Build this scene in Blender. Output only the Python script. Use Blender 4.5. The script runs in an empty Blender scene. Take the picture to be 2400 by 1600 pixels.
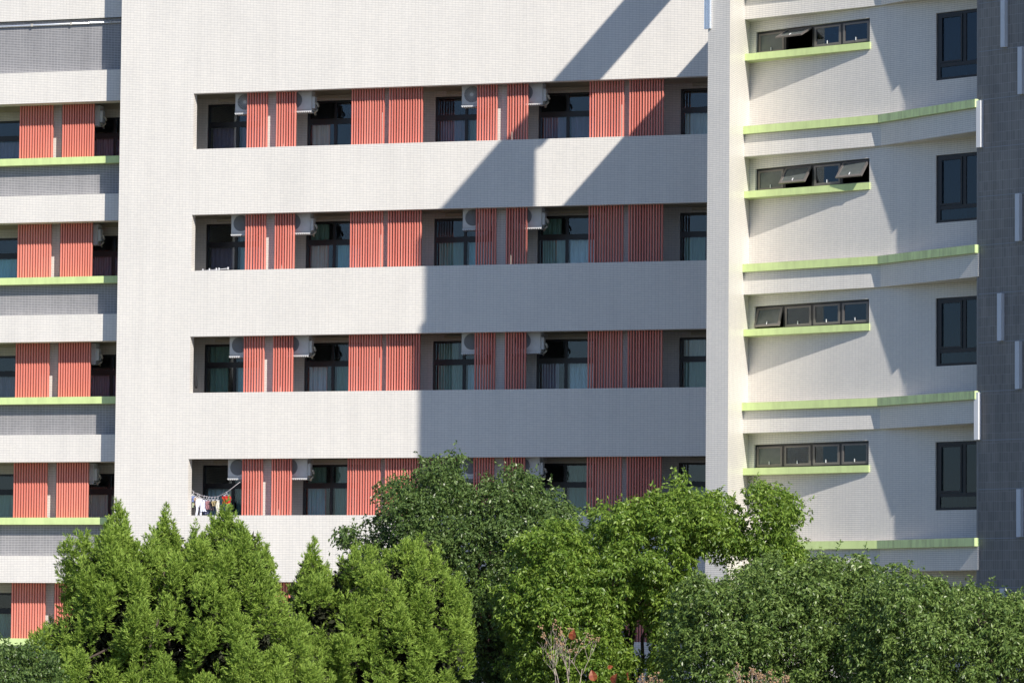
import bpy, math, random
import numpy as np
from mathutils import Vector, Matrix

sc = bpy.context.scene
C = sc.collection
R = math.radians

# ------------------------------------------------------------------ camera, light, exposure
# metres: X along the dormitory's main facade, Y into the building, Z up, ground at 0
HEAD, PITCH, ROLL = -0.31163, 0.07240, 0.00866
cam_d = bpy.data.cameras.new('camera')
cam = bpy.data.objects.new('camera', cam_d)
C.objects.link(cam)
fw = Vector((math.sin(HEAD)*math.cos(PITCH), math.cos(HEAD)*math.cos(PITCH), math.sin(PITCH)))
ri = Vector((math.cos(HEAD), -math.sin(HEAD), 0))
up = ri.cross(fw)
r2 = ri*math.cos(ROLL) + up*math.sin(ROLL)
u2 = up*math.cos(ROLL) - ri*math.sin(ROLL)
M = Matrix((r2, u2, -fw)).transposed().to_4x4()
M.translation = Vector((43.80, -106.638, 4.212))
cam.matrix_world = M
cam_d.sensor_width = 36
cam_d.lens = 150.03
cam_d.shift_x = -0.008
cam_d.clip_start = 1
cam_d.clip_end = 3000
sc.camera = cam

SUN_AZ, SUN_EL = R(47), R(38)          # azimuth measured from the facade's outward normal towards +X
to_sun = Vector((math.sin(SUN_AZ)*math.cos(SUN_EL), -math.cos(SUN_AZ)*math.cos(SUN_EL), math.sin(SUN_EL)))
w = bpy.data.worlds.new('World')
sc.world = w
w.use_nodes = True
nt = w.node_tree
bg = nt.nodes['Background']
sky = nt.nodes.new('ShaderNodeTexSky')
sky.sky_type = 'NISHITA'
sky.sun_disc = False
sky.sun_elevation = SUN_EL
sky.sun_rotation = math.atan2(to_sun.x, to_sun.y)
sky.air_density = 1.0
sky.dust_density = 0.3
sky.ozone_density = 3.0
tint = nt.nodes.new('ShaderNodeMix')
tint.data_type = 'RGBA'; tint.blend_type = 'MULTIPLY'; tint.inputs[0].default_value = 1
tint.inputs[7].default_value = (.91, .985, 1.17, 1)      # the photograph's cool white balance in open shade
nt.links.new(sky.outputs[0], tint.inputs[6])
nt.links.new(tint.outputs[2], bg.inputs[0])
bg.inputs[1].default_value = 0.076
sd = bpy.data.lights.new('sun', 'SUN')
sd.energy = 4.45
sd.angle = R(0.53)
sd.color = (1.0, 0.925, 0.825)
sun = bpy.data.objects.new('sun', sd)
C.objects.link(sun)
sun.rotation_euler = to_sun.to_track_quat('Z', 'Y').to_euler()
sun.location = (60, -60, 60)
sc.view_settings.view_transform = 'Standard'
sc.view_settings.look = 'None'
sc.view_settings.gamma = 1
sc.view_settings.exposure = 0.52
sc.view_settings.use_curve_mapping = False
sc.render.engine = 'CYCLES'
sc.cycles.max_bounces = 8
sc.cycles.transparent_max_bounces = 12

# ------------------------------------------------------------------ materials
def mat(name):
    m = bpy.data.materials.new(name)
    m.use_nodes = True
    n = m.node_tree
    return m, n, n.nodes['Principled BSDF']

def noise(n, scale, detail=3, coord='Object', rough=.6, stretch=None):
    tc = n.nodes.new('ShaderNodeTexCoord')
    t = n.nodes.new('ShaderNodeTexNoise')
    t.inputs['Scale'].default_value = scale
    t.inputs['Detail'].default_value = detail
    t.inputs['Roughness'].default_value = rough
    src = tc.outputs[coord]
    if stretch:
        mp = n.nodes.new('ShaderNodeMapping')
        mp.inputs['Scale'].default_value = stretch
        n.links.new(src, mp.inputs['Vector'])
        src = mp.outputs[0]
    n.links.new(src, t.inputs['Vector'])
    return t.outputs['Fac']

def ramp(n, fac, lo, hi, a=.35, b=.65):
    r = n.nodes.new('ShaderNodeValToRGB')
    r.color_ramp.elements[0].position = a
    r.color_ramp.elements[1].position = b
    r.color_ramp.elements[0].color = (*lo, 1) if len(lo) == 3 else lo
    r.color_ramp.elements[1].color = (*hi, 1) if len(hi) == 3 else hi
    n.links.new(fac, r.inputs[0])
    return r.outputs[0]

def mul(n, a, b, fac=1.0):
    m = n.nodes.new('ShaderNodeMix')
    m.data_type = 'RGBA'
    m.blend_type = 'MULTIPLY'
    m.inputs[0].default_value = fac
    n.links.new(a, m.inputs[6]); n.links.new(b, m.inputs[7])
    return m.outputs[2]

def tile_mat(name, c1, c2, mortar, bw=.0945, bh=.0462, ms=.0030, rough=.38, streak=.10, bump=.25, hx=2.0):
    m, n, p = mat(name)
    tc = n.nodes.new('ShaderNodeTexCoord')
    bt = n.nodes.new('ShaderNodeTexBrick')
    bt.offset = 0.0
    bt.squash = 1.0
    bt.inputs['Color1'].default_value = (*c1, 1)
    bt.inputs['Color2'].default_value = (*c2, 1)
    bt.inputs['Mortar'].default_value = (*mortar, 1)
    bt.inputs['Scale'].default_value = 1
    bt.inputs['Mortar Size'].default_value = ms
    bt.inputs['Mortar Smooth'].default_value = .15
    bt.inputs['Bias'].default_value = 0
    bt.inputs['Brick Width'].default_value = bw*hx
    bt.inputs['Row Height'].default_value = bh
    sx = n.nodes.new('ShaderNodeMapping'); sx.inputs['Scale'].default_value = (hx, 1, 1)
    n.links.new(tc.outputs['UV'], sx.inputs['Vector'])
    n.links.new(sx.outputs[0], bt.inputs['Vector'])
    big = ramp(n, noise(n, .55, 4), (1-streak, 1-streak*.95, 1-streak*.85), (1, 1, 1), .3, .62)
    fine = ramp(n, noise(n, 1.0, 4, stretch=(3.2, 3.2, .22)), (1-streak*.8,)*3, (1, 1, 1), .34, .6)
    col = mul(n, mul(n, bt.outputs['Color'], big), fine)
    n.links.new(col, p.inputs['Base Color'])
    p.inputs['Roughness'].default_value = rough
    p.inputs['Specular IOR Level'].default_value = .42
    b = n.nodes.new('ShaderNodeBump')
    b.inputs['Strength'].default_value = bump
    b.inputs['Distance'].default_value = .002
    b.invert = True
    n.links.new(bt.outputs['Fac'], b.inputs['Height'])
    n.links.new(b.outputs[0], p.inputs['Normal'])
    return m

def plain(name, col, rough=.5, metal=0, var=.08, scale=3, spec=.5, stretch=None):
    m, n, p = mat(name)
    lo = tuple(c*(1-var) for c in col); hi = tuple(min(1, c*(1+var*.6)) for c in col)
    n.links.new(ramp(n, noise(n, scale, 4, stretch=stretch), lo, hi, .3, .7), p.inputs['Base Color'])
    p.inputs['Roughness'].default_value = rough
    p.inputs['Metallic'].default_value = metal
    p.inputs['Specular IOR Level'].default_value = spec
    return m

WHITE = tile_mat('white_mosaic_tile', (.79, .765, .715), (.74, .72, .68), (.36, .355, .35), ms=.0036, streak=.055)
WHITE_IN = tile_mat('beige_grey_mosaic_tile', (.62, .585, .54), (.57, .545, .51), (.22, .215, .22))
GREY = tile_mat('grey_mosaic_tile', (.25, .245, .255), (.21, .208, .22), (.58, .58, .58), ms=.0050, streak=.14)
TOWER = tile_mat('dark_upright_tile', (.275, .255, .235), (.215, .20, .187), (.42, .41, .40), bw=.066, bh=.2185, ms=.0032, rough=.45, streak=.2, hx=1.0)
CONC = plain('painted_concrete', (.50, .48, .43), .8, var=.12, scale=1.5)
BEAM = plain('beige_beam_paint', (.42, .38, .31), .8, var=.1, scale=2)
ROOF = plain('roof_concrete', (.35, .34, .33), .9)
STRIP = plain('pale_tile_joint', (.30, .32, .35), .7)
FIN = plain('pale_fin_paint', (.70, .72, .76), .45, var=.05)
FRAME = plain('dark_window_frame', (.022, .022, .026), .35, .2, spec=.5)
SASH = plain('grey_brown_sash', (.17, .155, .15), .38, .25)
STEEL = plain('bright_steel', (.86, .89, .93), .22, .75, var=.05, scale=8)
ACW = plain('air_conditioner_white', (.58, .59, .60), .45, var=.10, scale=5)
ACD = plain('grille_grey', (.17, .175, .19), .6)
ACG = plain('grille_rib_grey', (.30, .31, .33), .5)
HOSE = plain('hose_tape', (.48, .45, .38), .7)
BLACK = plain('black_plastic', (.012, .012, .014), .5)
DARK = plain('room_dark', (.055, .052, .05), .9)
WOODP = plain('room_furniture', (.22, .12, .06), .7)

def green_mat(name, col, worn):
    m, n, p = mat(name)
    base = ramp(n, noise(n, 2.2, 5), tuple(c*.90 for c in col), col, .3, .6)
    drip = ramp(n, noise(n, 1, 5, stretch=(7, 7, .9)), tuple([1-worn]*3), (1, 1, 1), .36, .56)
    n.links.new(mul(n, base, drip), p.inputs['Base Color'])
    p.inputs['Roughness'].default_value = .55
    return m
GREEN = green_mat('lime_green_paint', (.62, .77, .34), .10)
GREENW = green_mat('lime_green_weathered_paint', (.60, .77, .38), .26)

def slat_mat():
    m, n, p = mat('salmon_red_metal')
    gi = n.nodes.new('ShaderNodeObjectInfo')
    c = ramp(n, gi.outputs['Random'], (.70, .205, .160), (.80, .280, .220), 0, 1)
    d = ramp(n, noise(n, 1, 4, stretch=(20, 20, 1.2)), (.90, .88, .86), (1, 1, 1), .3, .6)
    n.links.new(mul(n, c, d), p.inputs['Base Color'])
    p.inputs['Roughness'].default_value = .42
    return m
SLAT = slat_mat()

def glass_mat(name, tint, rough=.02):
    m = bpy.data.materials.new(name); m.use_nodes = True
    n = m.node_tree; n.nodes.remove(n.nodes['Principled BSDF'])
    out = n.nodes['Material Output']
    tr = n.nodes.new('ShaderNodeBsdfTransparent'); tr.inputs[0].default_value = (*tint, 1)
    gl = n.nodes.new('ShaderNodeBsdfGlossy'); gl.inputs['Roughness'].default_value = rough
    gl.inputs['Color'].default_value = (.9, .95, 1, 1)
    fr = n.nodes.new('ShaderNodeFresnel'); fr.inputs['IOR'].default_value = 1.5
    ns = noise(n, 1.3, 2)
    bp = n.nodes.new('ShaderNodeBump'); bp.inputs['Strength'].default_value = .03; bp.inputs['Distance'].default_value = .004
    n.links.new(ns, bp.inputs['Height'])
    pass
    mx = n.nodes.new('ShaderNodeMixShader')
    n.links.new(fr.outputs[0], mx.inputs[0])
    n.links.new(tr.outputs[0], mx.inputs[1]); n.links.new(gl.outputs[0], mx.inputs[2])
    n.links.new(mx.outputs[0], out.inputs[0])
    return m
GLASS = glass_mat('window_glass', (.90, .94, .96))
GLASSB = glass_mat('blue_window_glass', (.26, .32, .37))
FROST = plain('frosted_sash_glass', (.10, .115, .115), .25, var=.15, scale=6)

def cloth(name, col, trans=.25):
    m, n, p = mat(name)
    n.links.new(ramp(n, noise(n, 4, 3, stretch=(3, 3, .4)), tuple(c*.82 for c in col), col, .3, .65), p.inputs['Base Color'])
    p.inputs['Roughness'].default_value = .85
    return m
CURT = [cloth('teal_curtain', (.46, .78, .78)), cloth('green_curtain', (.30, .46, .36)), cloth('pale_aqua_curtain', (.80, .92, .90)), cloth('mauve_curtain', (.30, .24, .30)), cloth('cream_striped_curtain', (.80, .78, .66))]

def leaf_mat(name, dark, light, rough=.38, trans=.28):
    m, n, p = mat(name)
    out = n.nodes['Material Output']
    g = n.nodes.new('ShaderNodeNewGeometry')
    c = ramp(n, g.outputs['Random Per Island'], dark, light, 0, 1)
    big = ramp(n, noise(n, .9, 2), (.80, .84, .80), (1.0, 1.0, 1.0), .35, .65)
    c = mul(n, c, big)
    n.links.new(c, p.inputs['Base Color'])
    p.inputs['Roughness'].default_value = rough
    p.inputs['Specular IOR Level'].default_value = .35
    t = n.nodes.new('ShaderNodeBsdfTranslucent')
    hs = n.nodes.new('ShaderNodeHueSaturation'); hs.inputs['Value'].default_value = 1.5; hs.inputs['Hue'].default_value = .485
    n.links.new(c, hs.inputs['Color']); n.links.new(hs.outputs[0], t.inputs[0])
    mx = n.nodes.new('ShaderNodeMixShader'); mx.inputs[0].default_value = trans
    n.links.new(p.outputs[0], mx.inputs[1]); n.links.new(t.outputs[0], mx.inputs[2])
    n.links.new(mx.outputs[0], out.inputs[0])
    return m
L_DARK = leaf_mat('dark_glossy_leaf', (.056, .108, .028), (.165, .240, .070), .34, .2)
L_MID = leaf_mat('olive_glossy_leaf', (.074, .138, .030), (.235, .325, .088), .36, .22)
L_BRIGHT = leaf_mat('bright_green_leaf', (.092, .180, .024), (.290, .405, .070), .40, .32)
L_CON = leaf_mat('conifer_spray', (.142, .246, .030), (.355, .478, .088), .65, .22)
L_SHADE = plain('shade_dark_growth', (.030, .036, .016), .9, var=.3)  # dead foliage tone, with the shade of the crown's gaps put in
BARK = plain('brown_bark', (.075, .055, .045), .9, var=.3, scale=9, stretch=(1, 1, .3))
BARKP = plain('pale_bark', (.42, .345, .30), .85, var=.2, scale=9)
FRUIT = plain('tan_fruit', (.30, .19, .10), .6, var=.35, scale=30)
L_RED = leaf_mat('red_autumn_leaf', (.30, .05, .03), (.45, .16, .06), .45, .3)

# ------------------------------------------------------------------ mesh helpers
class MB:
    """collects quads/polys; UVs are metres along the face's horizontal and its height"""
    def __init__(s): s.v = []; s.f = []
    def poly(s, pts):
        i = len(s.v); s.v += [tuple(p) for p in pts]; s.f.append(tuple(range(i, i+len(pts))))
    def box(s, x0, x1, y0, y1, z0, z1):
        s.prism([(x0, y0), (x1, y0), (x1, y1), (x0, y1)], z0, z1)
    def prism(s, pts, z0, z1):          # pts counter-clockwise from above
        n = len(pts)
        s.poly([(x, y, z1) for x, y in pts]); s.poly([(x, y, z0) for x, y in reversed(pts)])
        for i in range(n):
            a, b = pts[i], pts[(i+1) % n]
            s.poly([(*a, z0), (*b, z0), (*b, z1), (*a, z1)])
    def obox(s, O, d, s0, s1, t0, t1, z0, z1):   # oriented box: O origin, d along, t outward = right of d
        n = (d[1], -d[0])
        P = lambda a, b: (O[0]+d[0]*a+n[0]*b, O[1]+d[1]*a+n[1]*b)
        s.prism([P(s0, t1), P(s1, t1), P(s1, t0), P(s0, t0)], z0, z1)
    def tube(s, pts, r, k=8, cap=True):
        pts = [Vector(p) for p in pts]
        rs = r if isinstance(r, (list, tuple)) else [r]*len(pts)
        rings = []
        for i, p in enumerate(pts):
            t = (pts[min(i+1, len(pts)-1)]-pts[max(i-1, 0)]).normalized()
            a = t.cross(Vector((0, 0, 1)) if abs(t.z) < .9 else Vector((1, 0, 0))).normalized(); b = t.cross(a)
            base = len(s.v)
            for j in range(k):
                q = p + (a*math.cos(2*math.pi*j/k)+b*math.sin(2*math.pi*j/k))*rs[i]
                s.v.append(tuple(q))
            rings.append(base)
        for i in range(len(pts)-1):
            for j in range(k):
                A, B = rings[i], rings[i+1]
                s.f.append((A+j, B+j, B+(j+1) % k, A+(j+1) % k))
        if cap:
            s.f.append(tuple(rings[0]+j for j in range(k))); s.f.append(tuple(rings[-1]+j for j in reversed(range(k))))
    def disc(s, c, r, y, k=20):
        s.poly([(c[0]+r*math.cos(-2*math.pi*j/k), y, c[1]+r*math.sin(-2*math.pi*j/k)) for j in range(k)])
    def build(s, name, m, parent=None, off=(0, 0, 0), uv=True, smooth=False):
        me = bpy.data.meshes.new(name)
        me.from_pydata([(x-off[0], y-off[1], z-off[2]) for x, y, z in s.v], [], s.f)
        me.materials.append(m)
        if uv:
            lay = me.uv_layers.new(name='UVMap').data
            for p in me.polygons:
                n = p.normal
                t = Vector((-n.y, n.x, 0))
                flat = t.length < .3
                if not flat: t.normalize()
                for li in p.loop_indices:
                    q = s.v[me.loops[li].vertex_index]
                    lay[li].uv = (q[0], q[1]) if flat else (q[0]*t.x+q[1]*t.y, q[2])
        if smooth:
            me.polygons.foreach_set('use_smooth', [True]*len(me.polygons))
        o = bpy.data.objects.new(name, me)
        C.objects.link(o)
        if parent: o.parent = parent
        o.location = off
        return o

def wall(mb, A, B, z0, z1, holes, thick):
    """wall panel from A to B (outside on the right of A->B seen from above), holes (s0,s1,za,zb)"""
    d = Vector((B[0]-A[0], B[1]-A[1])); L = d.length; d /= L
    n = Vector((-d.y, d.x))          # inward
    P = lambda s_, t, z: (A[0]+d.x*s_+n.x*t, A[1]+d.y*s_+n.y*t, z)
    S = sorted({0, L, *[h[0] for h in holes], *[h[1] for h in holes]})
    Z = sorted({z0, z1, *[h[2] for h in holes], *[h[3] for h in holes]})
    for i in range(len(S)-1):
        for j in range(len(Z)-1):
            cs, cz = (S[i]+S[i+1])/2, (Z[j]+Z[j+1])/2
            if any(h[0] < cs < h[1] and h[2] < cz < h[3] for h in holes): continue
            a, b, c, e = S[i], S[i+1], Z[j], Z[j+1]
            mb.poly([P(a, 0, c), P(b, 0, c), P(b, 0, e), P(a, 0, e)])
            mb.poly([P(b, thick, c), P(a, thick, c), P(a, thick, e), P(b, thick, e)])
    for s0, s1, za, zb in holes:
        mb.poly([P(s0, 0, za), P(s0, thick, za), P(s1, thick, za), P(s1, 0, za)][::-1])
        mb.poly([P(s0, 0, zb), P(s0, thick, zb), P(s1, thick, zb), P(s1, 0, zb)])
        mb.poly([P(s0, 0, za), P(s0, 0, zb), P(s0, thick, zb), P(s0, thick, za)][::-1])
        mb.poly([P(s1, 0, za), P(s1, 0, zb), P(s1, thick, zb), P(s1, thick, za)])
    for s_ in (0, L):
        mb.poly([P(s_, 0, z0), P(s_, thick, z0), P(s_, thick, z1), P(s_, 0, z1)])
    mb.poly([P(0, 0, z1), P(L, 0, z1), P(L, thick, z1), P(0, thick, z1)])

def empty(name, loc, label, cat, group=None):
    o = bpy.data.objects.new(name, None)
    C.objects.link(o)
    o.location = loc
    o['label'] = label; o['category'] = cat
    if group: o['group'] = group
    bpy.context.view_layer.update()
    return o

def under(o, parent):
    """parent a world-placed mesh under an Empty that stands at parent.location (no rotation)"""
    o.parent = parent
    o.location = Vector(o.location) - Vector(parent.location)
    return o

def part(mb, name, m, root, smooth=False, uv=True):
    return under(mb.build(name, m, None, uv=uv, smooth=smooth), root)

def share(src, name, parent, loc):
    o = bpy.data.objects.new(name, src.data)
    C.objects.link(o); o.parent = parent; o.location = loc
    return o

def tagged(o, label, cat, group=None):
    o['label'] = label; o['category'] = cat
    if group: o['group'] = group
    return o

def copy_tree(o, parent=None):
    c = o.copy(); C.objects.link(c)
    if parent: c.parent = parent
    for ch in list(o.children): copy_tree(ch, c)
    return c

H = 3.3
ZT = [19.2-H*k for k in range(6)]        # top of each balcony opening
OH = 1.52                                # opening height
FLOOR = ['top', 'second', 'third', 'fourth', 'fifth', 'sixth']

# ------------------------------------------------------------------ ground
g = MB(); g.poly([(-600, -600, 0), (600, -600, 0), (600, 600, 0), (-600, 600, 0)])
gm, gn, gp = mat('lawn_and_soil')
gn.links.new(ramp(gn, noise(gn, .25, 6), (.07, .075, .05), (.13, .13, .09), .35, .65), gp.inputs['Base Color'])
gp.inputs['Roughness'].default_value = .95
go = g.build('ground', gm, uv=False); go['kind'] = 'structure'
g = MB(); g.box(-40, 60, -9.0, .0, .0, .012)
pv = g.build('pavement', plain('paving_concrete', (.36, .35, .33), .9, var=.15, scale=1.2)); pv['kind'] = 'structure'; pv.location.z = .004

# ------------------------------------------------------------------ shared window builder (main building back walls, along +X, facing -Y)
def flat_window(root, x0, x1, y, z0, z1, mull, trans, curtains, name='window'):
    """frame in the wall plane y; panes between the bars; curtains = [(x0,x1,z0,z1,material index)]"""
    mb = MB()
    fwd = .07
    t = .055
    mb.box(x0, x0+t, y, y+fwd, z0, z1); mb.box(x1-t, x1, y, y+fwd, z0, z1)
    mb.box(x0+t, x1-t, y, y+fwd, z1-t, z1); mb.box(x0+t, x1-t, y, y+fwd, z0, z0+t)
    mb.box(x0+t, x1-t, y+.003, y+fwd, trans-.085, trans+.065)
    for q in mull: 
        mb.box(q-.04, q+.04, y+.006, y+fwd, z0+t, trans-.085)
        mb.box(q-.035, q+.035, y+.006, y+fwd, trans+.065, z1-t)
    fr = part(mb, name, FRAME, root)
    xs = [x0+t] + [q for q in mull] + [x1-t]
    for i in range(len(xs)-1):
        for (a, b) in ((z0+t, trans-.085), (trans+.065, z1-t)):
            p = MB(); lo = xs[i]+(.04 if i else 0); hi = xs[i+1]-(.04 if i < len(xs)-2 else 0)
            p.box(lo, hi, y+.035, y+.041, a, b)
            o = p.build('pane', GLASS); o.parent = fr; o.location = -Vector(root.location)-Vector(fr.location)
    for (a, b, c, d_, mi) in curtains:
        p = MB(); n_ = max(6, int((b-a)/.035)); ph = random.random()*6
        pts = [(a+(b-a)*i/n_, y+.20+.022*math.sin(i*1.75+ph)+.012*math.sin(i*.6)) for i in range(n_+1)]
        for i in range(n_):
            p.poly([(*pts[i], c), (*pts[i+1], c), (*pts[i+1], d_), (*pts[i], d_)])
        o = p.build('curtain', CURT[mi]); o.parent = fr
    return fr

# slat prototypes: one mesh per length, shared
def slat_mesh(h, a=.0165):
    mb = MB(); b, c = .038, .003
    mb.prism([(-a+c, -b), (a-c, -b), (a, -b+c), (a, b), (-a, b), (-a, -b+c)], 0, h)
    me = mb.build('slat_source', SLAT)
    m_ = me.data; bpy.data.objects.remove(me)
    return m_
SL_MAIN = slat_mesh(OH+.14)
SL_SIDE = slat_mesh(OH+.30, .020)

def louvre(root, x0, x1, n, y, ztop, me, drop, solid=False, base=(0, 0, 0)):
    """a screen of n upright slats hung between a top and a bottom rail"""
    h = max(v.co.z for v in me.vertices)
    mb = MB()
    mb.box(x0-.02, x1+.02, y+.032, y+.052, ztop+.01, ztop+.06)
    mb.box(x0-.02, x1+.02, y+.032, y+.052, ztop-h+.12+drop-.03, ztop-h+.12+drop+.01)
    if solid:
        for i in range(n):
            x = x0+.0235+(x1-x0-.047)*i/(n-1)
            for p in me.polygons:
                mb.poly([(me.vertices[v].co.x+x, me.vertices[v].co.y+y, me.vertices[v].co.z+ztop+.08-h) for v in p.vertices])
    r = part(mb, 'louvre_screen', SLAT, root)
    if not solid:
        for i in range(n):
            x = x0+.0235+(x1-x0-.047)*i/(n-1)
            o = bpy.data.objects.new('slat', me); C.objects.link(o); o.parent = r
            lean = random.uniform(-.0025, .0025)
            o.location = (x+random.uniform(-.002, .002), y+random.uniform(-.004, .004), ztop+.08-h)
            o.rotation_euler = (0, lean, 0)
    return r
# ------------------------------------------------------------------ MAIN BLOCK
random.seed(3)
main = empty('dormitory_building', (0, 0, 0), 'white mosaic-tiled dormitory block with rows of recessed balconies and salmon-red louvres', 'building')
UL, UR = -2.06, 17.2
mb = MB()
holes = [(.09-UL, 17.0-UL, z-OH, z) for z in ZT]
wall(mb, (UL, 0), (UR, 0), 0, 24.0, holes, .25)
part(mb, 'facade_wall', WHITE, main)
mb = MB(); mb.box(UL, -.60, .252, 7, 0, 23.99)
part(mb, 'side_pier', WHITE, main)
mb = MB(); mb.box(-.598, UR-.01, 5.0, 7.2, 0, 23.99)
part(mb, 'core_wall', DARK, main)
mb = MB(); mb.box(UL-.01, UR, -.02, 7.3, 24.002, 24.25)
part(mb, 'roof', ROOF, main)
# floor slabs with their balcony ceilings
for k, z in enumerate(ZT):
    mb = MB(); mb.box(-.598, UR-.01, .252, 4.99, z+.62, z+.80)
    part(mb, 'floor_slab', CONC, main)
mb = MB(); mb.box(-.598, UR-.01, .252, 4.99, ZT[5]-2.68, ZT[5]-2.5); part(mb, 'floor_slab', CONC, main)

WB = 1.55     # face of the back wall behind the balconies
wins = [(-.12, 1.56), (2.80, 4.48), (6.49, 8.17), (9.41, 11.09), (13.36, 15.04)]
def back_wall(k):
    z = ZT[k]
    mb = MB()
    hs = [(a+.598, b+.598, z-2.3, z-.10) for a, b in wins]
    wall(mb, (-.598, WB), (UR-.01, WB), z-2.49, z+.05, hs, .12)
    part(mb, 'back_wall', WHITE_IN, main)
    mb = MB(); mb.box(-.598, UR-.01, WB-.05, WB+.12, z+.052, z+.618)
    part(mb, 'ceiling_beam', BEAM, main)
    # stepped mouldings / conduits over each window
    for a, b in wins:
        mb = MB(); mb.box(a+.35, b+.2, WB-.11, WB-.052, z-.05, z+.03)
        part(mb, 'conduit_box', BEAM, main)
T_ = .0
# curtains per floor and window: (left pane lower, right pane lower, upper left, upper right)
CUR = {
 0: [(3, 3, None, None), (4, None, None, None), (3, 1, None, None), (3, 3, None, None), (4, None, None, None)],
 1: [(3, 0, None, 1), (4, 0, 1, None), (1, 0, None, None), (1, 2, 1, None), (1, 1, None, None)],
 2: [(1, 0, 1, None), (2, 1, None, None), (1, 2, 1, None), (3, 2, None, None), (1, None, 4, None)],
 3: [(2, 1, None, None), (0, 1, 1, 1), (1, 0, None, None), (4, 1, None, 1), (1, None, None, None)],
 4: [(1, 1, None, None), (1, 1, None, None), (1, 0, None, None), (4, 1, None, 1), (1, None, None, None)],
 5: [(None, None, None, None)]*5}
for k in range(6):
    z = ZT[k]
    back_wall(k)
    for i, (a, b) in enumerate(wins):
        m_ = (a+b)/2+(.03 if i % 2 == 0 else -.03)
        c = CUR[k][i]; cs = []
        tr = z-.66
        lo = z-2.25
        if c[0] is not None: cs.append((a+.08, m_-.05 if random.random() < .6 else m_-.25, lo, tr-.08, c[0]))
        if c[1] is not None: cs.append((m_+.05, b-.06, lo, tr-.08, c[1]))
        if c[2] is not None: cs.append((a+.08, m_-.22, tr+.06, z-.16, c[2]))
        if c[3] is not None: cs.append((m_+.05, b-.3, tr+.06, z-.16, c[3]))
        flat_window(main, a+.003, b-.003, WB+.03, z-2.297, z-.103, [m_], tr, cs)
# partitions between rooms, seen as the tiled columns between the louvres
cols = [(2.02, 2.28), (5.33, 5.61), (8.58, 8.85), (12.02, 12.30), (15.3, 15.56)]
for k in range(6):
    z = ZT[k]
    for a, b in cols:
        mb = MB(); mb.box(a, b, .53, WB-.052, z-2.49, z+.618)
        part(mb, 'partition_column', WHITE, main)
# louvres: the 300 slats that show largest stand singly
LV = [(1.527, 2.121, 8), (2.374, 2.950, 8), (4.538, 5.474, 13), (5.607, 6.562, 13),
      (8.085, 8.659, 8), (8.930, 9.515, 8), (11.215, 12.165, 13), (12.305, 13.25, 13)]
for k in range(6):
    for j, (a, b, n) in enumerate(LV):
        solid = k > 3 or (k == 3 and j in (4, 5, 6, 7, 3))
        s = louvre(main, a, b, n, .315, ZT[k], SL_MAIN, 0, solid)
# steel coping rail and ribbed steel strip belong to their walls (below)

# ------------------------------------------------------------------ LEFT RECESSED WING
side = empty('recessed_side_wing', (-7, .65, 0), 'recessed left wing with grey tile panels, white bands and lime-green ledges', 'building')
XL, XR = -12.0, UL-.003
YL = .65
mb = MB(); wall(mb, (XL, .80), (XR, .80), 21.50, 24.0, [], .30)
part(mb, 'upper_wall', WHITE, side)
mb = MB(); mb.box(XL, XR, 1.13, 7, 21.52, 21.7); part(mb, 'upper_soffit', CONC, side)
mb = MB(); mb.box(XL, XR, .90, 1.098, 20.03, 21.498); part(mb, 'grey_panel', GREY, side)
for k in range(6):
    z = ZT[k]-.03
    gz = z-OH          # top of the green ledge
    mb = MB(); mb.box(XL, XR, YL, 1.12, z, z+(.74 if k else .86)); part(mb, 'white_band', WHITE, side)
    mb = MB(); mb.box(XL, XR, YL-.004, 1.15, gz-.19, gz); part(mb, 'green_ledge', GREEN, side)
    mb = MB(); mb.box(XL, XR, .90, 1.118, z-H+.742, gz-.192); part(mb, 'grey_panel', GREY, side)
    mb = MB(); mb.box(XL, XR, 1.122, 6, z+.30, z+.52); part(mb, 'floor_slab', CONC, side)
    mb = MB(); wall(mb, (XL, 2.15), (XR, 2.15), z-2.6, z-.02, [(XL*-1-7.75, XL*-1-5.95, z-2.3, z-.26), (XL*-1-4.05, XL*-1-2.25, z-2.3, z-.26)], .12)
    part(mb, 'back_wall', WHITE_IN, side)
    mb = MB(); mb.box(XL, XR, 2.10, 2.27, z-.018, z+.298); part(mb, 'ceiling_beam', BEAM, side)
    mb = MB(); mb.box(-4.71, -4.42, 1.42, 2.098, z-2.6, z+.298); part(mb, 'partition_column', WHITE, side)
    cl = [[3, 3], [0, 3], [3, 3], [1, 4], [1, 4], [1, 1]][k]
    for i, (a, b) in enumerate(((-7.75, -5.95), (-4.05, -2.25))):
        m_ = (a+b)/2
        flat_window(side, a+.003, b-.003, 2.18, z-2.297, z-.263, [m_], z-.75, [(a+.08, b-.08, z-2.25, z-.84, cl[i])])
    for (a, b) in ((-5.57, -4.57), (-4.28, -3.33)):
        louvre(side, a, b, 13, 1.17, z+.20, SL_SIDE, 0, solid=True)
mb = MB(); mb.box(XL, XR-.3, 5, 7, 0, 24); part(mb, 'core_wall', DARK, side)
mb = MB()
mb.tube([(XL, .855, 21.375), (XR, .855, 21.375)], .030, 10)
part(mb, 'steel_rail', STEEL, side, smooth=True)
for i in range(8):
    x = -2.75-1.18*i
    mb = MB(); mb.box(x-.03, x+.03, .818, .898, 21.338, 21.412)
    part(mb, 'rail_bracket', CONC, side)

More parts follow.
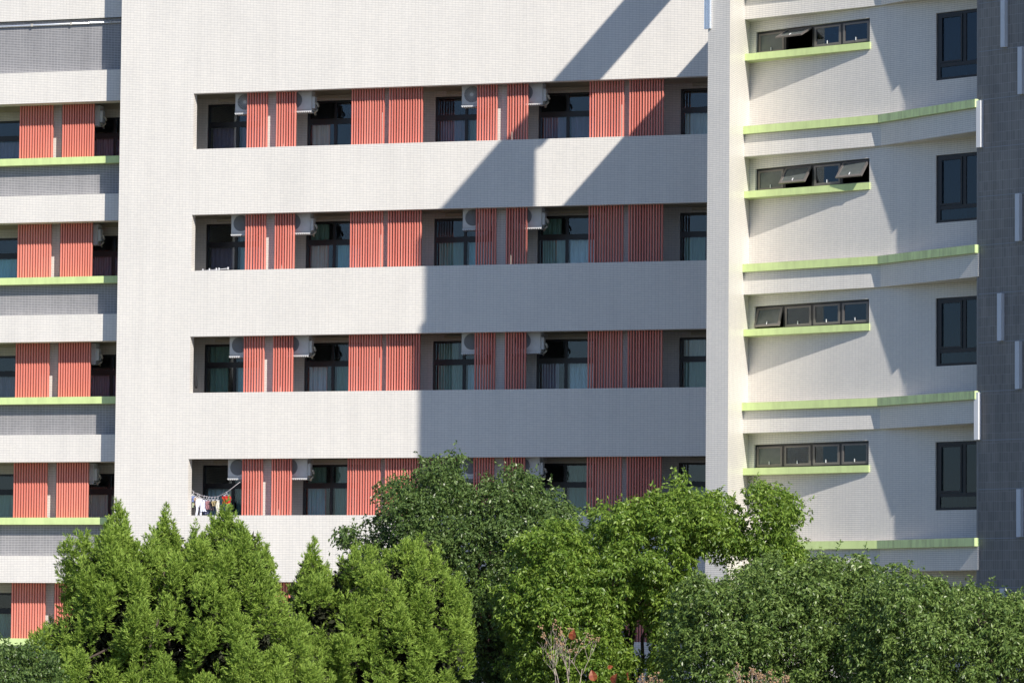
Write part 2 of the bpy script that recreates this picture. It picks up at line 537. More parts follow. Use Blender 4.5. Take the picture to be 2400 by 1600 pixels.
# ------------------------------------------------------------------ RIGHT WING
wing = empty('angled_wing', (17.8, -8.1, 0), 'angled white-tiled wing with lime-green ledges, awning windows and tall corner pier', 'building')
yw = R(26.5)
dw = (math.cos(yw), -math.sin(yw))
W0 = (21.161, -9.794)
nO = (-math.sin(yw), -math.cos(yw))
WP = lambda s, o=0: (W0[0]+dw[0]*s+nO[0]*o, W0[1]+dw[1]*s+nO[1]*o)
C0, C1 = (17.2, -9.74), (17.8, -9.98)
s2 = (17.8-W0[0])/dw[0]
C2 = WP(s2)
ZR, ZM = 26.6, 22.97
BOUNCE = plain('neutral_bounce_coat', (.40, .355, .31), .85, var=.2)  # grey-cream for an added skin that tempers green bounce light
# pier: its front, its right side, its long left side running back to the main block, frame wall on top
mb = MB()
mb.poly([(*C0, 0), (*C1, 0), (*C1, ZR), (*C0, ZR)])
mb.poly([(*C1, 0), (*C2, 0), (*C2, ZR), (*C1, ZR)])
mb.poly([(17.2, -6.87, 0), (*C0, 0), (*C0, ZR), (17.2, -6.87, ZR)])
mb.poly([(*C0, ZR), (*C1, ZR), (*C2, ZR), (17.2, -6.87, ZR)])
mb.poly([(*C2, ZM), (17.2, -6.87, ZM), (17.2, -6.87, ZR), (*C2, ZR)])
part(mb, 'corner_pier', WHITE, wing)
mb = MB(); mb.prism([(17.2, -6.868), (17.7, -6.868), (17.7, -.02), (17.2, -.02)], 0, ZM)
part(mb, 'link_wall', WHITE, wing)
mb = MB(); mb.box(17.2, 17.32, -6.866, -.02, 25.3, ZR)
part(mb, 'roof_frame_beam', WHITE, wing)
mb = MB(); mb.prism([(17.702, -6.9), (17.802, C2[1]+.02), WP(4.9, -.02), (27, 3), (17.702, 3)], 22.7, ZM)
part(mb, 'roof', ROOF, wing)
# wall with its windows
LW, TW = 3.6, 1.95
levels = [0, 1, 2, 3, 4, 5]
hs = []
for k in levels:
    dz = -H*k
    hs.append((-3.57-s2, -.03-s2, 18.47+dz, 19.065+dz))
    hs.append((1.95-s2, 3.45-s2, 17.41+dz, 18.975+dz))
mb = MB(); wall(mb, C2, WP(4.4), 0, ZM, hs, .20)
part(mb, 'wing_wall', WHITE, wing)
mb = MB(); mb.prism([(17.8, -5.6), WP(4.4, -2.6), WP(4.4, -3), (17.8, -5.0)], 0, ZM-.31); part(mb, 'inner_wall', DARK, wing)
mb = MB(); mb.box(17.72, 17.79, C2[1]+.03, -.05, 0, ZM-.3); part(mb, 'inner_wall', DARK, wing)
for k in range(-1, 6):
    dz = -H*k
    mb = MB(); mb.prism([WP(s2+.12, -.21), WP(4.4, -.21), WP(4.4, -2.58), WP(s2+.12, -2.58)], 15.95+dz, 16.15+dz); part(mb, 'floor_slab', DARK, wing)  # slabs coloured near-black, the room's shade is put into the material
EL, J, E2 = (17.802, -8.72), (21.409, -10.107), (24.168, -12.345)
def off(a, b, o):       # point pair moved inward by o
    d = Vector((b[0]-a[0], b[1]-a[1])).normalized(); n = Vector((-d.y, d.x))
    return (a[0]+n.x*o, a[1]+n.y*o), (b[0]+n.x*o, b[1]+n.y*o)
def isect(p, q, r, s):
    x1, y1, x2, y2, x3, y3, x4, y4 = *p, *q, *r, *s
    d = (x1-x2)*(y3-y4)-(y1-y2)*(x3-x4)
    a = x1*y2-y1*x2; b = x3*y4-y3*x4
    return ((a*(x3-x4)-(x1-x2)*b)/d, (a*(y3-y4)-(y1-y2)*b)/d)
a1, b1 = off(EL, J, .10); a2, b2 = off(J, E2, .10)
JB = isect(a1, b1, a2, b2)
ELB = isect(a1, b1, (17.802, 0), (17.802, 1))
for k in range(-1, 6):
    dz = -H*k
    mb = MB()
    mb.prism([ELB, JB, b2, WP(3.9, -.01), WP(.05, -.01), (17.802, C2[1]+.01)], 16.02+dz, 16.548+dz)
    part(mb, 'floor_band', WHITE, wing)
    d2 = Vector((E2[0]-J[0], E2[1]-J[1])).normalized()
    ex = (E2[0]+.26*-d2.y*-1*-1, E2[1])      # return of the ledge end
    n2 = Vector((-d2.y, d2.x))
    EB = (E2[0]+n2.x*.30, E2[1]+n2.y*.30)
    WJ = WP(.28, -.01)
    mb = MB(); mb.prism([EL, J, WJ, (17.802, C2[1]+.01)], 16.55+dz, 16.735+dz)
    part(mb, 'green_ledge', GREEN, wing)
    J2 = (J[0]+.004, J[1]-.003); W2 = (WJ[0]+.004, WJ[1]-.002)
    mb = MB(); mb.prism([J2, E2, EB, WP(3.9, -.01), W2], 16.55+dz, 16.735+dz)
    part(mb, 'weathered_green_ledge', GREENW, wing)
    q1, q2 = off(EL, J, .03); q3, q4 = off(J, E2, .03); qj = isect(q1, q2, q3, q4)
    mb = MB(); mb.prism([(17.803, q1[1]), qj, q4, WP(3.9, .0), WP(.05, .0), (17.803, C2[1]-.0)], 16.7355+dz, 16.741+dz)
    part(mb, 'added_bounce_coat', BOUNCE, wing)  # added unseen skin, mutes the green light the ledges throw on the wall
    if k < 0: continue
    WL, WR_ = (17.802, -8.60), (21.148, -9.835)
    mb = MB(); mb.prism([WL, WR_, WP(-.012, -.01), (17.802, C2[1]+.01)], 18.33+dz, 18.492+dz)
    part(mb, 'green_sill', GREEN, wing)

# awning windows
def awning(k):
    dz = -H*k
    z0, z1 = 18.495+dz, 19.06+dz
    O = WP(0); mb = MB()
    x0, x1 = -3.565, -.035
    mb.obox(O, dw, x0, x0+.045, -.14, -.05, z0, z1); mb.obox(O, dw, x1-.045, x1, -.14, -.05, z0, z1)
    mb.obox(O, dw, x0+.045, x1-.045, -.14, -.05, z1-.045, z1); mb.obox(O, dw, x0+.045, x1-.045, -.14, -.05, z0, z0+.035)
    for q in (-2.683, -1.80, -.917): mb.obox(O, dw, q-.03, q+.03, -.14, -.048, z0+.035, z1-.045)
    fr = part(mb, 'awning_window', FRAME, wing)
    edges = [x0+.045, -2.713, -2.653, -1.83, -1.77, -.947, -.887, x1-.045]
    opened = {0: {1: 62}, 1: {1: 34, 3: 36}, 2: {0: 17}, 3: {}}.get(k, {})
    for i in range(4):
        a, b = edges[2*i]+.006, edges[2*i+1]-.006
        top = z1-.05; hh = top-(z0+.04)
        ang = R(opened.get(i, 0))
        def P(s_, t, zz):     # t outward from hinge plane, rotated about the top edge
            y = (zz-top)*math.cos(ang)-t*math.sin(-ang)*-1*-1
            o_ = -(zz-top)*math.sin(ang)+t*math.cos(ang)
            zq = top+(zz-top)*math.cos(ang)+t*math.sin(ang)
            p = WP(s_, -.075+o_)
            return (p[0], p[1], zq)
        def bx(m_, s0, s1, t0, t1, za, zb):
            c = [P(s0, t0, za), P(s1, t0, za), P(s1, t1, za), P(s0, t1, za), P(s0, t0, zb), P(s1, t0, zb), P(s1, t1, zb), P(s0, t1, zb)]
            for f in ((0, 1, 2, 3), (4, 7, 6, 5), (0, 4, 5, 1), (1, 5, 6, 2), (2, 6, 7, 3), (3, 7, 4, 0)): m_.poly([c[q] for q in f])
        t = .058; zb_ = top-hh
        sm = MB()
        bx(sm, a, a+t, 0, .035, zb_, top); bx(sm, b-t, b, 0, .035, zb_, top)
        bx(sm, a+t, b-t, 0, .035, top-t*.7, top); bx(sm, a+t, b-t, 0, .035, zb_, zb_+t)
        o = sm.build('sash', SASH); o.parent = fr
        pm = MB(); bx(pm, a+t, b-t, .012, .018, zb_+t, top-t*.7)
        o = pm.build('pane', FROST if (i == 0 or ang) else GLASSB); o.parent = fr
        lm = MB(); mid = (a+b)/2; bx(lm, mid-.008, mid+.008, .0355, .05, zb_+t-.01, zb_+t+.065)
        o = lm.build('latch', FIN); o.parent = fr
    return fr
for k in levels: awning(k)

def tall_window(k):
    dz = -H*k
    z0, z1 = 17.413+dz, 18.972+dz
    O = WP(0); mb = MB(); x0, x1 = 1.953, 3.447
    y0, y1 = -.13, -.04
    mb.obox(O, dw, x0, x0+.10, y0, y1, z0, z1); mb.obox(O, dw, x1-.06, x1, y0, y1, z0, z1)
    mb.obox(O, dw, x0+.10, x1-.06, y0, y1, z1-.07, z1); mb.obox(O, dw, x0+.10, x1-.06, y0, y1, z0, z0+.06)
    mb.obox(O, dw, x0+.10, x1-.06, y0, y1-.004, z0+.30, z0+.39)
    mb.obox(O, dw, 2.70, 2.80, y0, y1-.008, z0+.39, z1-.07)
    fr = part(mb, 'tall_window', FRAME, wing)
    sm = MB()
    a, b, c, e = x0+.105, 2.695, z0+.395, z1-.075
    sm.obox(O, dw, a, a+.045, -.045, -.028, c, e); sm.obox(O, dw, b-.045, b, -.045, -.028, c, e)
    sm.obox(O, dw, a+.045, b-.045, -.045, -.028, c, c+.045); sm.obox(O, dw, a+.045, b-.045, -.045, -.028, e-.045, e)
    o = sm.build('sash', FRAME); o.parent = fr
    for (p, q, r_, t) in ((a+.045, b-.045, c+.045, e-.045), (2.80, x1-.06, c, e), (x0+.10, x1-.06, z0+.06, z0+.30)):
        pm = MB(); pm.obox(O, dw, p, q, -.07, -.064, r_, t)
        o = pm.build('pane', GLASSB); o.parent = fr
    cm = MB()
    pts = [(2.0+.035*i, -.30+.02*math.sin(i*1.9)) for i in range(19)]
    for i in range(18):
        p, q = WP(*pts[i]), WP(*pts[i+1]); cm.poly([(*p, z0), (*q, z0), (*q, z1), (*p, z1)])
    o = cm.build('curtain', CURT[0]); o.parent = fr
for k in levels: tall_window(k)
for o in [c for c in wing.children if c.name.startswith(('awning_window', 'tall_window'))]:
    pass

# ribbed steel strip on the pier's left corner
mb = MB()
dp = Vector((C1[0]-C0[0], C1[1]-C0[1])).normalized(); dpt = (dp.x, dp.y)
mb.obox(C0, dpt, -.075, .105, .004, .03, 18.95, 24)
for i in range(4): mb.obox(C0, dpt, -.070+.047*i, -.045+.047*i, .0302, .065, 18.95, 24)
part(mb, 'steel_cover_strip', STEEL, wing)

# ------------------------------------------------------------------ DARK TOWER
tower = empty('dark_tiled_tower', (24.17, -12.3, 0), 'dark grey-brown tiled tower with pale upright fins at the right edge', 'building')
ty = R(29)
dt = (math.cos(ty), -math.sin(ty))
T0 = (24.190, -12.19)
TP = lambda s, o=0: (T0[0]+dt[0]*s-math.sin(ty)*o, T0[1]+dt[1]*s-math.cos(ty)*o)
mb = MB(); mb.prism([TP(0), TP(9), TP(9, -5), TP(0, -3.0)], 0, 27); part(mb, 'tower_wall', TOWER, tower)
mb = MB(); mb.prism([TP(3.9, 1.0), TP(9, 1.0), TP(9, .002), TP(3.9, .002)], 0, 27); part(mb, 'added_shade_block', TOWER, tower)  # added block out of view, casts the shade on the tower face
mb = MB(); mb.prism([TP(-.004, .006), TP(.045, .006), TP(.045, .001), TP(-.004, -.25)], 0, 27); part(mb, 'corner_trim', plain('corner_tile', (.26, .245, .235), .5), tower)
z = 17.82
for i in range(-3, 15):
    mb = MB(); zz = z-1.0995*i
    mb.obox(T0, dt, .047, 3.9, .0005, .004, zz-.008, zz+.008); part(mb, 'tile_joint', STRIP, tower)
fins = [(.84, 17.845), (1.34, 16.735), (.125, 15.635), (1.265, 13.44), (.745, 11.235), (1.265, 10.135), (.068, 9.04), (1.305, 6.84), (.822, 4.64), (.4, 19.0), (2.2, 14.5), (2.6, 12.3)]
for s_, zz in fins:
    mb = MB(); mb.obox(T0, dt, s_-.062, s_+.062, .003, .11, zz, zz+1.065)
    part(mb, 'pale_fin', FIN, tower)
# ------------------------------------------------------------------ AIR CONDITIONERS
def make_ac(kind):
    """outdoor unit, 0.78 wide; fan on the left, panel on the right; origin at the unit's bottom left front"""
    r = empty('air_conditioner', (0, 0, 0), '', 'air conditioner')
    mb = MB(); W_, D_, H_ = .78, .28, .52; b = .015
    mb.prism([(b, 0), (W_-b, 0), (W_, b), (W_, D_), (0, D_), (0, b)], .03, H_)
    mb.box(.56, .566, -.004, .001, .04, H_-.01)
    mb.build('casing', ACW, r)
    mb = MB(); cx, cz, rr = .29, .285, .215
    mb.disc((cx, cz), rr, -.004, 28)
    mb.build('fan_opening', ACD, r)
    mb = MB()
    if kind == 'radial':
        for i in range(28):
            a = 2*math.pi*i/28
            for q in (0,):
                c_, s_ = math.cos(a), math.sin(a)
                x0, z0, x1, z1 = cx+c_*.06, cz+s_*.06, cx+c_*rr, cz+s_*rr
                nx, nz = -s_*.0035, c_*.0035
                mb.poly([(x0-nx, -.01, z0-nz), (x1-nx, -.01, z1-nz), (x1+nx, -.01, z1+nz), (x0+nx, -.01, z0+nz)][::-1])
        mb.disc((cx, cz), .055, -.012, 18)
        mb.build('fan_grille', ACW, r)
    else:
        n = 17
        for i in range(n):
            x = cx-rr+.02+(2*rr-.04)*i/(n-1); h = math.sqrt(max(0, rr*rr-(x-cx)**2))
            mb.box(x-.003, x+.003, -.012, -.006, cz-h, cz+h)
        mb.build('fan_grille', ACG, r)
    mb = MB(); mb.box(.0, .78, -.02, .0, -.035, -.01)
    for i in range(13): mb.box(.02+.06*i, .05+.06*i, -.022, .26, -.055, -.036)
    mb.box(0, .78, .02, .05, -.012, .03); mb.box(0, .78, .22, .25, -.012, .03)
    mb.build('bracket', ACW, r)
    mb = MB(); mb.prism([(.78, .04), (.845, .06), (.845, .22), (.78, .24)], .06, .38)
    mb.build('valve_cover', ACW, r)
    mb = MB(); mb.tube([(.845, .14, .22), (.89, .14, .20), (.92, .15, .12), (.88, .17, .03), (.80, .2, -.03), (.70, .5, -.05)], [.03]*6, 8)
    mb.build('hose', HOSE, r, smooth=True)
    return r
ac_r, ac_b = make_ac('radial'), make_ac('bars')
used = {'radial': False, 'bars': False}
def put_ac(kind, x, y, z, label, group, flip=False):
    src = ac_r if kind == 'radial' else ac_b
    o = src if not used[kind] else copy_tree(src)
    used[kind] = True
    o.location = (x, y, z); o['label'] = label; o['group'] = group
AX = [1.115, 2.555, 7.60, 9.09]
where = ['leftmost', 'second from left', 'third from left', 'rightmost']
for k in range(4):
    for i, x in enumerate(AX):
        kind = 'radial' if (k == 0 and i in (0, 2)) else 'bars'
        dx = -.07 if (k and i == 0) else (.06 if k and i == 2 else 0)
        put_ac(kind, x+dx, .46, ZT[k]-.50, f'{where[i]} white air conditioner in the {FLOOR[k]} row of main balconies', 'air conditioners on the main balconies')
for k in range(4):
    put_ac('bars', -4.07, 1.42, ZT[k]-.56, f'half hidden air conditioner in the {FLOOR[k]} row of the recessed left wing', 'air conditioners on the left wing')

# ------------------------------------------------------------------ LAUNDRY on the fourth balcony row
z4 = ZT[3]
line = [(.02, .34, z4-.76), (.10, .34, z4-.88), (.34, .35, z4-.975), (.577, .35, z4-1.018), (.797, .35, z4-1.01), (.954, .35, z4-.94), (1.11, .35, z4-.86), (1.49, .36, z4-.58)]
mb = MB(); mb.tube(line, .0075, 6)
tagged(mb.build('clothes_line', plain('grey_cord', (.45, .42, .45), .7), smooth=True), 'sagging grey clothes line strung across the fourth-row balcony end', 'clothes line')
def line_z(x):
    for a, b in zip(line, line[1:]):
        if a[0] <= x <= b[0]:
            t = (x-a[0])/(b[0]-a[0]); return a[2]+(b[2]-a[2])*t, a[1]+(b[1]-a[1])*t
    return line[-1][2], line[-1][1]
def garment(name, x, wtop, wbot, length, col, label, cat, shape='shirt', yaw=0., dy=0, hanger=(.75, .75, .8)):
    z, y = line_z(x); y += dy
    root = empty(name, (x, y, z), label, cat, 'laundry on the balcony line')
    hm = MB()
    hm.tube([(0, 0, -.045), (0, .0, .0), (.012, 0, .014), (.02, 0, .004)], .0045, 6)
    hm.tube([(-wtop*.5, 0, -.10), (0, 0, -.045), (wtop*.5, 0, -.10), (-wtop*.5, 0, -.10)], .0055, 6)
    hm.build('hanger', plain('hanger_plastic', hanger, .5), root)
    mb = MB(); nx, nz = 8, 10
    front = []
    for j in range(nz+1):
        t = j/nz; row = []
        wj = wtop+(wbot-wtop)*t
        if shape == 'shirt' and .08 < t < .42: wj *= 1.28
        if shape == 'trousers': wj = wtop*(1-.1*t)
        for i in range(nx+1):
            s_ = i/nx-.5
            zz = -.095-length*t+(.03*abs(s_)*-2 if j == 0 else 0)
            yy = .018*math.sin(i*1.9+x*40)*(.3+t)+.01*math.sin(j+i)
            row.append((s_*wj+.01*math.sin(j*.9+x*9), yy, zz))
        front.append(row)
    for sgn in (-1, 1):
        for j in range(nz):
            for i in range(nx):
                if shape == 'trousers' and j > 3 and 3 <= i <= 4 and (j > 4 or i == 4): continue
                if shape == 'tank' and j < 2 and i in (0, 1, 6, 7): continue
                q = [front[j][i], front[j+1][i], front[j+1][i+1], front[j][i+1]]
                q = [(a, b+sgn*.012, c) for a, b, c in q]
                mb.poly(q if sgn < 0 else q[::-1])
    cm = mb.build('cloth', cloth(name+'_cloth', col), root, smooth=True)
    root.rotation_euler.z = yaw
    return root
garment('blue_shirt', .10, .10, .12, .17, (.17, .22, .42), 'folded blue-grey shirt, leftmost on the clothes line', 'shirt', yaw=1.0)
garment('pale_sash', .085, .10, .07, .34, (.62, .70, .52), 'pale green sash hanging in a loop beside the left balcony jamb', 'sash', 'tank', yaw=.9, dy=.05)
garment('tan_shirt', .20, .16, .18, .22, (.38, .27, .18), 'tan patterned shirt behind the white trousers on the line', 'shirt', yaw=.6, dy=.06)
garment('white_trousers', .275, .17, .24, .47, (.74, .76, .86), 'pair of white trousers hanging left of the white vest', 'trousers', 'trousers', yaw=.2)
garment('white_vest', .41, .13, .16, .32, (.80, .83, .95), 'white vest on a white hanger, right of the white trousers', 'vest', 'tank')
garment('blue_skirt', .46, .14, .18, .38, (.16, .18, .30), 'dark blue cloth hanging behind the white vest', 'skirt', dy=.07)
garment('mauve_blouse', .55, .15, .17, .24, (.30, .15, .17), 'mauve and brown blouse in the middle of the line', 'blouse', yaw=.3)
garment('black_top', .64, .17, .17, .27, (.025, .022, .028), 'black top hanging between the mauve and cream clothes', 'top')
garment('olive_shirt', .73, .14, .15, .15, (.33, .27, .14), 'short olive-yellow shirt right of the black top', 'shirt', yaw=.4)
garment('cream_towel', .82, .10, .12, .40, (.68, .66, .58), 'cream towel on white hangers left of the red top', 'towel', 'tank', yaw=.2)
garment('red_top', 1.07, .19, .21, .22, (.50, .012, .018), 'bright red top, rightmost on the clothes line', 'top', hanger=(.85, .82, .85))
# drying rod with pegs on the second row, black umbrella on the third row
z2 = ZT[1]-OH
rod = empty('drying_rod', (.6, .3, z2), 'white drying rod with pegs lying along the second-row parapet top', 'drying rod')
mb = MB(); mb.tube([(-.42, 0, .02), (.05, .0, .045), (.47, 0, .075)], .008, 6); mb.build('rod', FIN, rod, smooth=True)
for x in (-.29, -.10, .10, .18, .44):
    mb = MB(); mb.box(x-.012, x+.012, -.012, .012, .0+.05*(x+.4), .07+.05*(x+.4)); mb.build('peg', FIN, rod)
um = MB(); x = .135
um.tube([(x, .30, ZT[2]-.62), (x, .30, ZT[2]-.80), (x+.005, .30, ZT[2]-.95), (x+.02, .30, ZT[2]-1.30), (x+.025, .30, ZT[2]-1.38)], [.006, .008, .02, .042, .03], 10)
tagged(um.build('folded_umbrella', BLACK, smooth=True), 'folded black umbrella hanging at the left end of the third balcony row', 'umbrella')

# ------------------------------------------------------------------ TREES
hd = Vector((math.sin(HEAD), math.cos(HEAD), 0)); hr = Vector((math.cos(HEAD), -math.sin(HEAD), 0))
base = Vector((43.80, -106.638, 0))
def site(a, d): return base+hd*d+hr*a      # a point on the ground: a metres to the right, d metres out
rng = np.random.default_rng(7)
CROWNS = {
    'conifer_left': (84, [(-9.9, 2.19), (-9.73, 3.48), (-9.6, 3.82), (-9.43, 4.34), (-9.21, 4.73), (-8.95, 4.94), (-8.8, 5.46), (-8.83, 5.89), (-8.77, 6.13), (-8.59, 6.18), (-8.4, 6.13), (-8.25, 6.45), (-8.08, 6.71), (-7.9, 7.11), (-7.74, 6.71), (-7.57, 6.33), (-7.37, 6.14), (-7.14, 6.63), (-6.95, 7.02), (-6.78, 6.63), (-6.71, 6.14), (-6.55, 6.33), (-6.37, 6.64), (-6.19, 6.49), (-5.99, 6.79), (-5.78, 7.13), (-5.54, 6.77), (-5.18, 6.5), (-4.94, 6.16), (-4.8, 5.84), (-4.75, 5.45), (-4.48, 5.11), (-4.24, 4.77), (-4.09, 4.38), (-3.85, 4.22), (-3.68, 3.79), (-3.6, 3.1), (-3.55, 2.25)]),
    'conifer_right': (86, [(-4.52, 2.19), (-4.43, 4.12), (-4.59, 4.82), (-4.62, 5.44), (-4.43, 5.79), (-4.27, 6.1), (-4.09, 6.44), (-3.92, 6.06), (-3.85, 5.73), (-3.57, 6.06), (-3.27, 6.33), (-3.02, 6.11), (-2.76, 6.05), (-2.54, 6.16), (-2.28, 6.38), (-1.97, 6.55), (-1.71, 6.4), (-1.44, 5.99), (-1.31, 5.64), (-1.05, 5.25), (-0.95, 4.77), (-0.99, 4.15), (-1.18, 3.63), (-1.27, 2.22)]),
    'dark_left': (93, [(-4.12, 6.76), (-3.84, 6.92), (-3.6, 6.83), (-3.27, 6.81), (-3.25, 7.17), (-3.1, 7.64), (-3.06, 7.93), (-2.75, 7.98), (-2.32, 7.89), (-2.3, 8.22), (-1.99, 8.39), (-1.75, 8.3), (-1.51, 8.46), (-1.28, 8.32), (-1.2, 7.94), (-0.8, 7.87), (-0.42, 8.09), (-0.04, 8.16), (0.29, 8.05), (0.57, 7.69), (1.0, 7.47), (1.36, 7.21), (1.47, 6.78), (1.38, 6.07), (0.91, 5.11), (0.53, 4.16), (0.34, 1.88), (-1.85, 1.86), (-2.04, 4.14), (-2.8, 5.08), (-3.46, 6.03), (-3.93, 6.38)]),
    'bright': (89, [(-0.18, 6.77), (0.09, 6.89), (0.37, 6.84), (0.59, 6.96), (0.87, 7.03), (1.18, 6.97), (1.41, 6.58), (1.52, 6.49), (1.61, 6.94), (1.59, 7.22), (1.96, 7.28), (2.23, 7.38), (2.57, 7.34), (2.77, 7.45), (2.85, 7.65), (3.18, 7.62), (3.36, 7.84), (3.68, 7.75), (4.04, 7.63), (4.34, 7.54), (4.3, 7.29), (4.59, 7.18), (4.79, 7.11), (4.91, 7.25), (4.73, 7.54), (5.04, 7.79), (5.41, 7.57), (5.82, 7.43), (5.97, 7.07), (5.77, 6.8), (5.91, 6.53), (6.19, 6.26), (6.04, 5.85), (5.41, 5.57), (4.77, 5.75), (4.59, 6.11), (3.91, 6.12), (3.68, 5.65), (3.55, 5.1), (3.5, 4.37), (3.32, 3.28), (3.05, 2.92), (2.68, 3.64), (2.73, 4.18), (2.57, 4.86), (2.36, 4.82), (2.43, 4.18), (2.55, 2.91), (0.96, 2.72), (0.05, 2.89), (-0.31, 4.16), (-0.72, 5.06), (-0.5, 5.7), (-0.04, 5.98), (-0.13, 6.43)]),
    'dark_mid': (86, [(2.68, 2.08), (2.77, 3.66), (2.9, 4.19), (3.12, 4.89), (3.21, 5.55), (3.56, 5.77), (4.0, 5.71), (4.43, 5.96), (4.74, 6.09), (5.09, 6.12), (5.31, 6.0), (5.75, 6.21), (6.15, 6.3), (6.35, 6.13), (6.67, 6.31), (6.98, 6.12), (7.2, 5.89), (7.37, 5.63), (7.59, 5.11), (7.77, 4.23), (7.86, 2.12)]),
    'dark_right': (84, [(6.39, 2.16), (6.52, 4.22), (6.69, 5.34), (6.99, 5.72), (7.2, 5.79), (7.43, 5.84), (7.72, 5.88), (7.86, 5.69), (8.1, 5.67), (8.26, 5.59), (8.62, 5.7), (8.96, 5.7), (9.22, 5.57), (9.56, 5.43), (9.92, 5.35), (10.5, 5.45), (11.19, 5.12), (11.53, 4.26), (11.53, 2.21)]),
    'small_left': (80, [(-10.49, 2.11), (-10.41, 4.07), (-10.0, 4.39), (-9.67, 4.34), (-9.38, 4.26), (-9.26, 4.33), (-9.02, 4.25), (-8.73, 4.17), (-8.61, 3.93), (-8.45, 3.28), (-8.41, 2.13)]),
}
def seg_dist(P, poly):
    """signed: positive inside; distance to outline"""
    P = np.asarray(P); n = len(poly); ins = np.zeros(len(P), bool); dmin = np.full(len(P), 1e9)
    for i in range(n):
        a = np.array(poly[i]); b = np.array(poly[(i+1) % n]); ab = b-a
        t = np.clip(((P-a)@ab)/(ab@ab), 0, 1)
        dmin = np.minimum(dmin, np.hypot(*(P-a-t[:, None]*ab).T))
        c = (a[1] > P[:, 1]) != (b[1] > P[:, 1])
        with np.errstate(divide='ignore', invalid='ignore'):
            xx = a[0]+(P[:, 1]-a[1])*ab[0]/(ab[1] if ab[1] else 1e-9)
        ins ^= c & (P[:, 0] < xx)
    return np.where(ins, dmin, -dmin)

def clump_centres(poly, n, inset, thick, front=.6):
    poly_a = np.array(poly); lo, hi = poly_a.min(0), poly_a.max(0)
    out = []
    while len(out) < n:
        Q = rng.uniform(lo, hi, (n*3, 2)); s = seg_dist(Q, poly)
        ok = s > inset*rng.uniform(-.2 if inset < .2 else .55, 1.15, len(Q))
        for q, e in zip(Q[ok], s[ok]):
            h = min(thick, math.sqrt(max(e, .02)*2.2)*thick*.62)
            if rng.random() < front: dd = -h*rng.uniform(.75, 1.05)
            else: dd = rng.uniform(-h, h)
            out.append((q[0], dd, q[1]))
            if len(out) >= n: break
    return np.array(out)

def to_world(P, d):       # columns a, depth offset, z
    return np.array(base)[None]+np.array(hd)[None]*(d+P[:, 1:2])+np.array(hr)[None]*P[:, 0:1]+np.array([[0, 0, 1]])*P[:, 2:3]

def quads_object(name, V, m, parent):
    n = len(V)//4
    me = bpy.data.meshes.new(name)
    me.vertices.add(n*4); me.vertices.foreach_set('co', V.astype(np.float32).ravel())
    me.loops.add(n*4); me.loops.foreach_set('vertex_index', np.arange(n*4, dtype=np.int32))
    me.polygons.add(n); me.polygons.foreach_set('loop_start', np.arange(0, n*4, 4, dtype=np.int32))
    me.polygons.foreach_set('loop_total', np.full(n, 4, np.int32))
    me.update(calc_edges=True)
    me.materials.append(m)
    o = bpy.data.objects.new(name, me); C.objects.link(o); o.parent = parent
    return o

def unit(v): return v/np.maximum(np.linalg.norm(v, axis=-1, keepdims=True), 1e-9)

def leaf_quads(B, D, length, width, droop=0):
    """B bases, D directions: folded lozenge leaves, returns (n*4,3)"""
    n = len(B)
    side = unit(np.cross(D, rng.normal(0, 1, (n, 3))))
    nrm = np.cross(D, side)
    L = length*rng.uniform(.7, 1.2, (n, 1)); W = width*rng.uniform(.75, 1.2, (n, 1))
    tip = B+D*L
    mid = B+D*L*.45
    a = mid+side*W*.5+nrm*W*.12; b = mid-side*W*.5+nrm*W*.12
    return np.stack([B, a, tip, b], 1).reshape(-1, 3)

def broadleaf(poly, d, n, r, ros, leaves, length, width, thick, front=.6, inset=.22):
    Cc = clump_centres(poly, n, inset, thick, front)
    Cw = to_world(Cc, d)
    rad = r*rng.uniform(.65, 1.25, n)
    # rosettes on each clump's shell, mostly its upper and outer side
    dirs = unit(rng.normal(0, 1, (n, ros, 3))+np.array([0, 0, .45]))
    rr = rng.uniform(.55, 1.05, (n, ros, 1))
    Rp = Cw[:, None]+dirs*rad[:, None, None]*rr*np.array([1.15, 1.15, .8])
    Rp = Rp.reshape(-1, 3); ax = dirs.reshape(-1, 3)
    ax = unit(ax+np.array([0, 0, .5])+rng.normal(0, .25, ax.shape))
    k = leaves
    m_ = len(Rp)
    ang = rng.uniform(0, 2*np.pi, (m_, k, 1))
    e1 = unit(np.cross(ax, np.array([.3, .2, 1.])+rng.normal(0, .2, ax.shape)))
    e2 = np.cross(ax, e1)
    out = e1[:, None]*np.cos(ang)+e2[:, None]*np.sin(ang)
    tilt = rng.uniform(-.25, .75, (m_, k, 1))
    D = unit(out+ax[:, None]*tilt*.6+np.array([0, 0, -1])*rng.uniform(.25, 1.25, (m_, k, 1)))
    B = np.repeat(Rp[:, None], k, 1)+out*.012
    V = leaf_quads(B.reshape(-1, 3), D.reshape(-1, 3), length, width)
    m2 = n*3
    pick = rng.integers(0, n, m2)
    sdir = unit(rng.normal(0, .55, (m2, 3))+np.array([0, 0, 1.0]))
    st = Cw[pick]+unit(rng.normal(0, 1, (m2, 3)))*rad[pick][:, None]*.7
    k2 = 14
    tt = np.linspace(.1, 1, k2)[None, :, None]
    sl = rng.uniform(.14, .34, (m2, 1, 1))
    B2 = (st[:, None]+sdir[:, None]*tt*sl).reshape(-1, 3)
    D2 = unit(rng.normal(0, .8, B2.shape)+np.repeat(sdir[:, None], k2, 1).reshape(-1, 3)*.35+np.array([0, 0, -.35]))
    V = np.vstack([V, leaf_quads(B2, D2, length*.95, width)])
    return V, Cw, rad

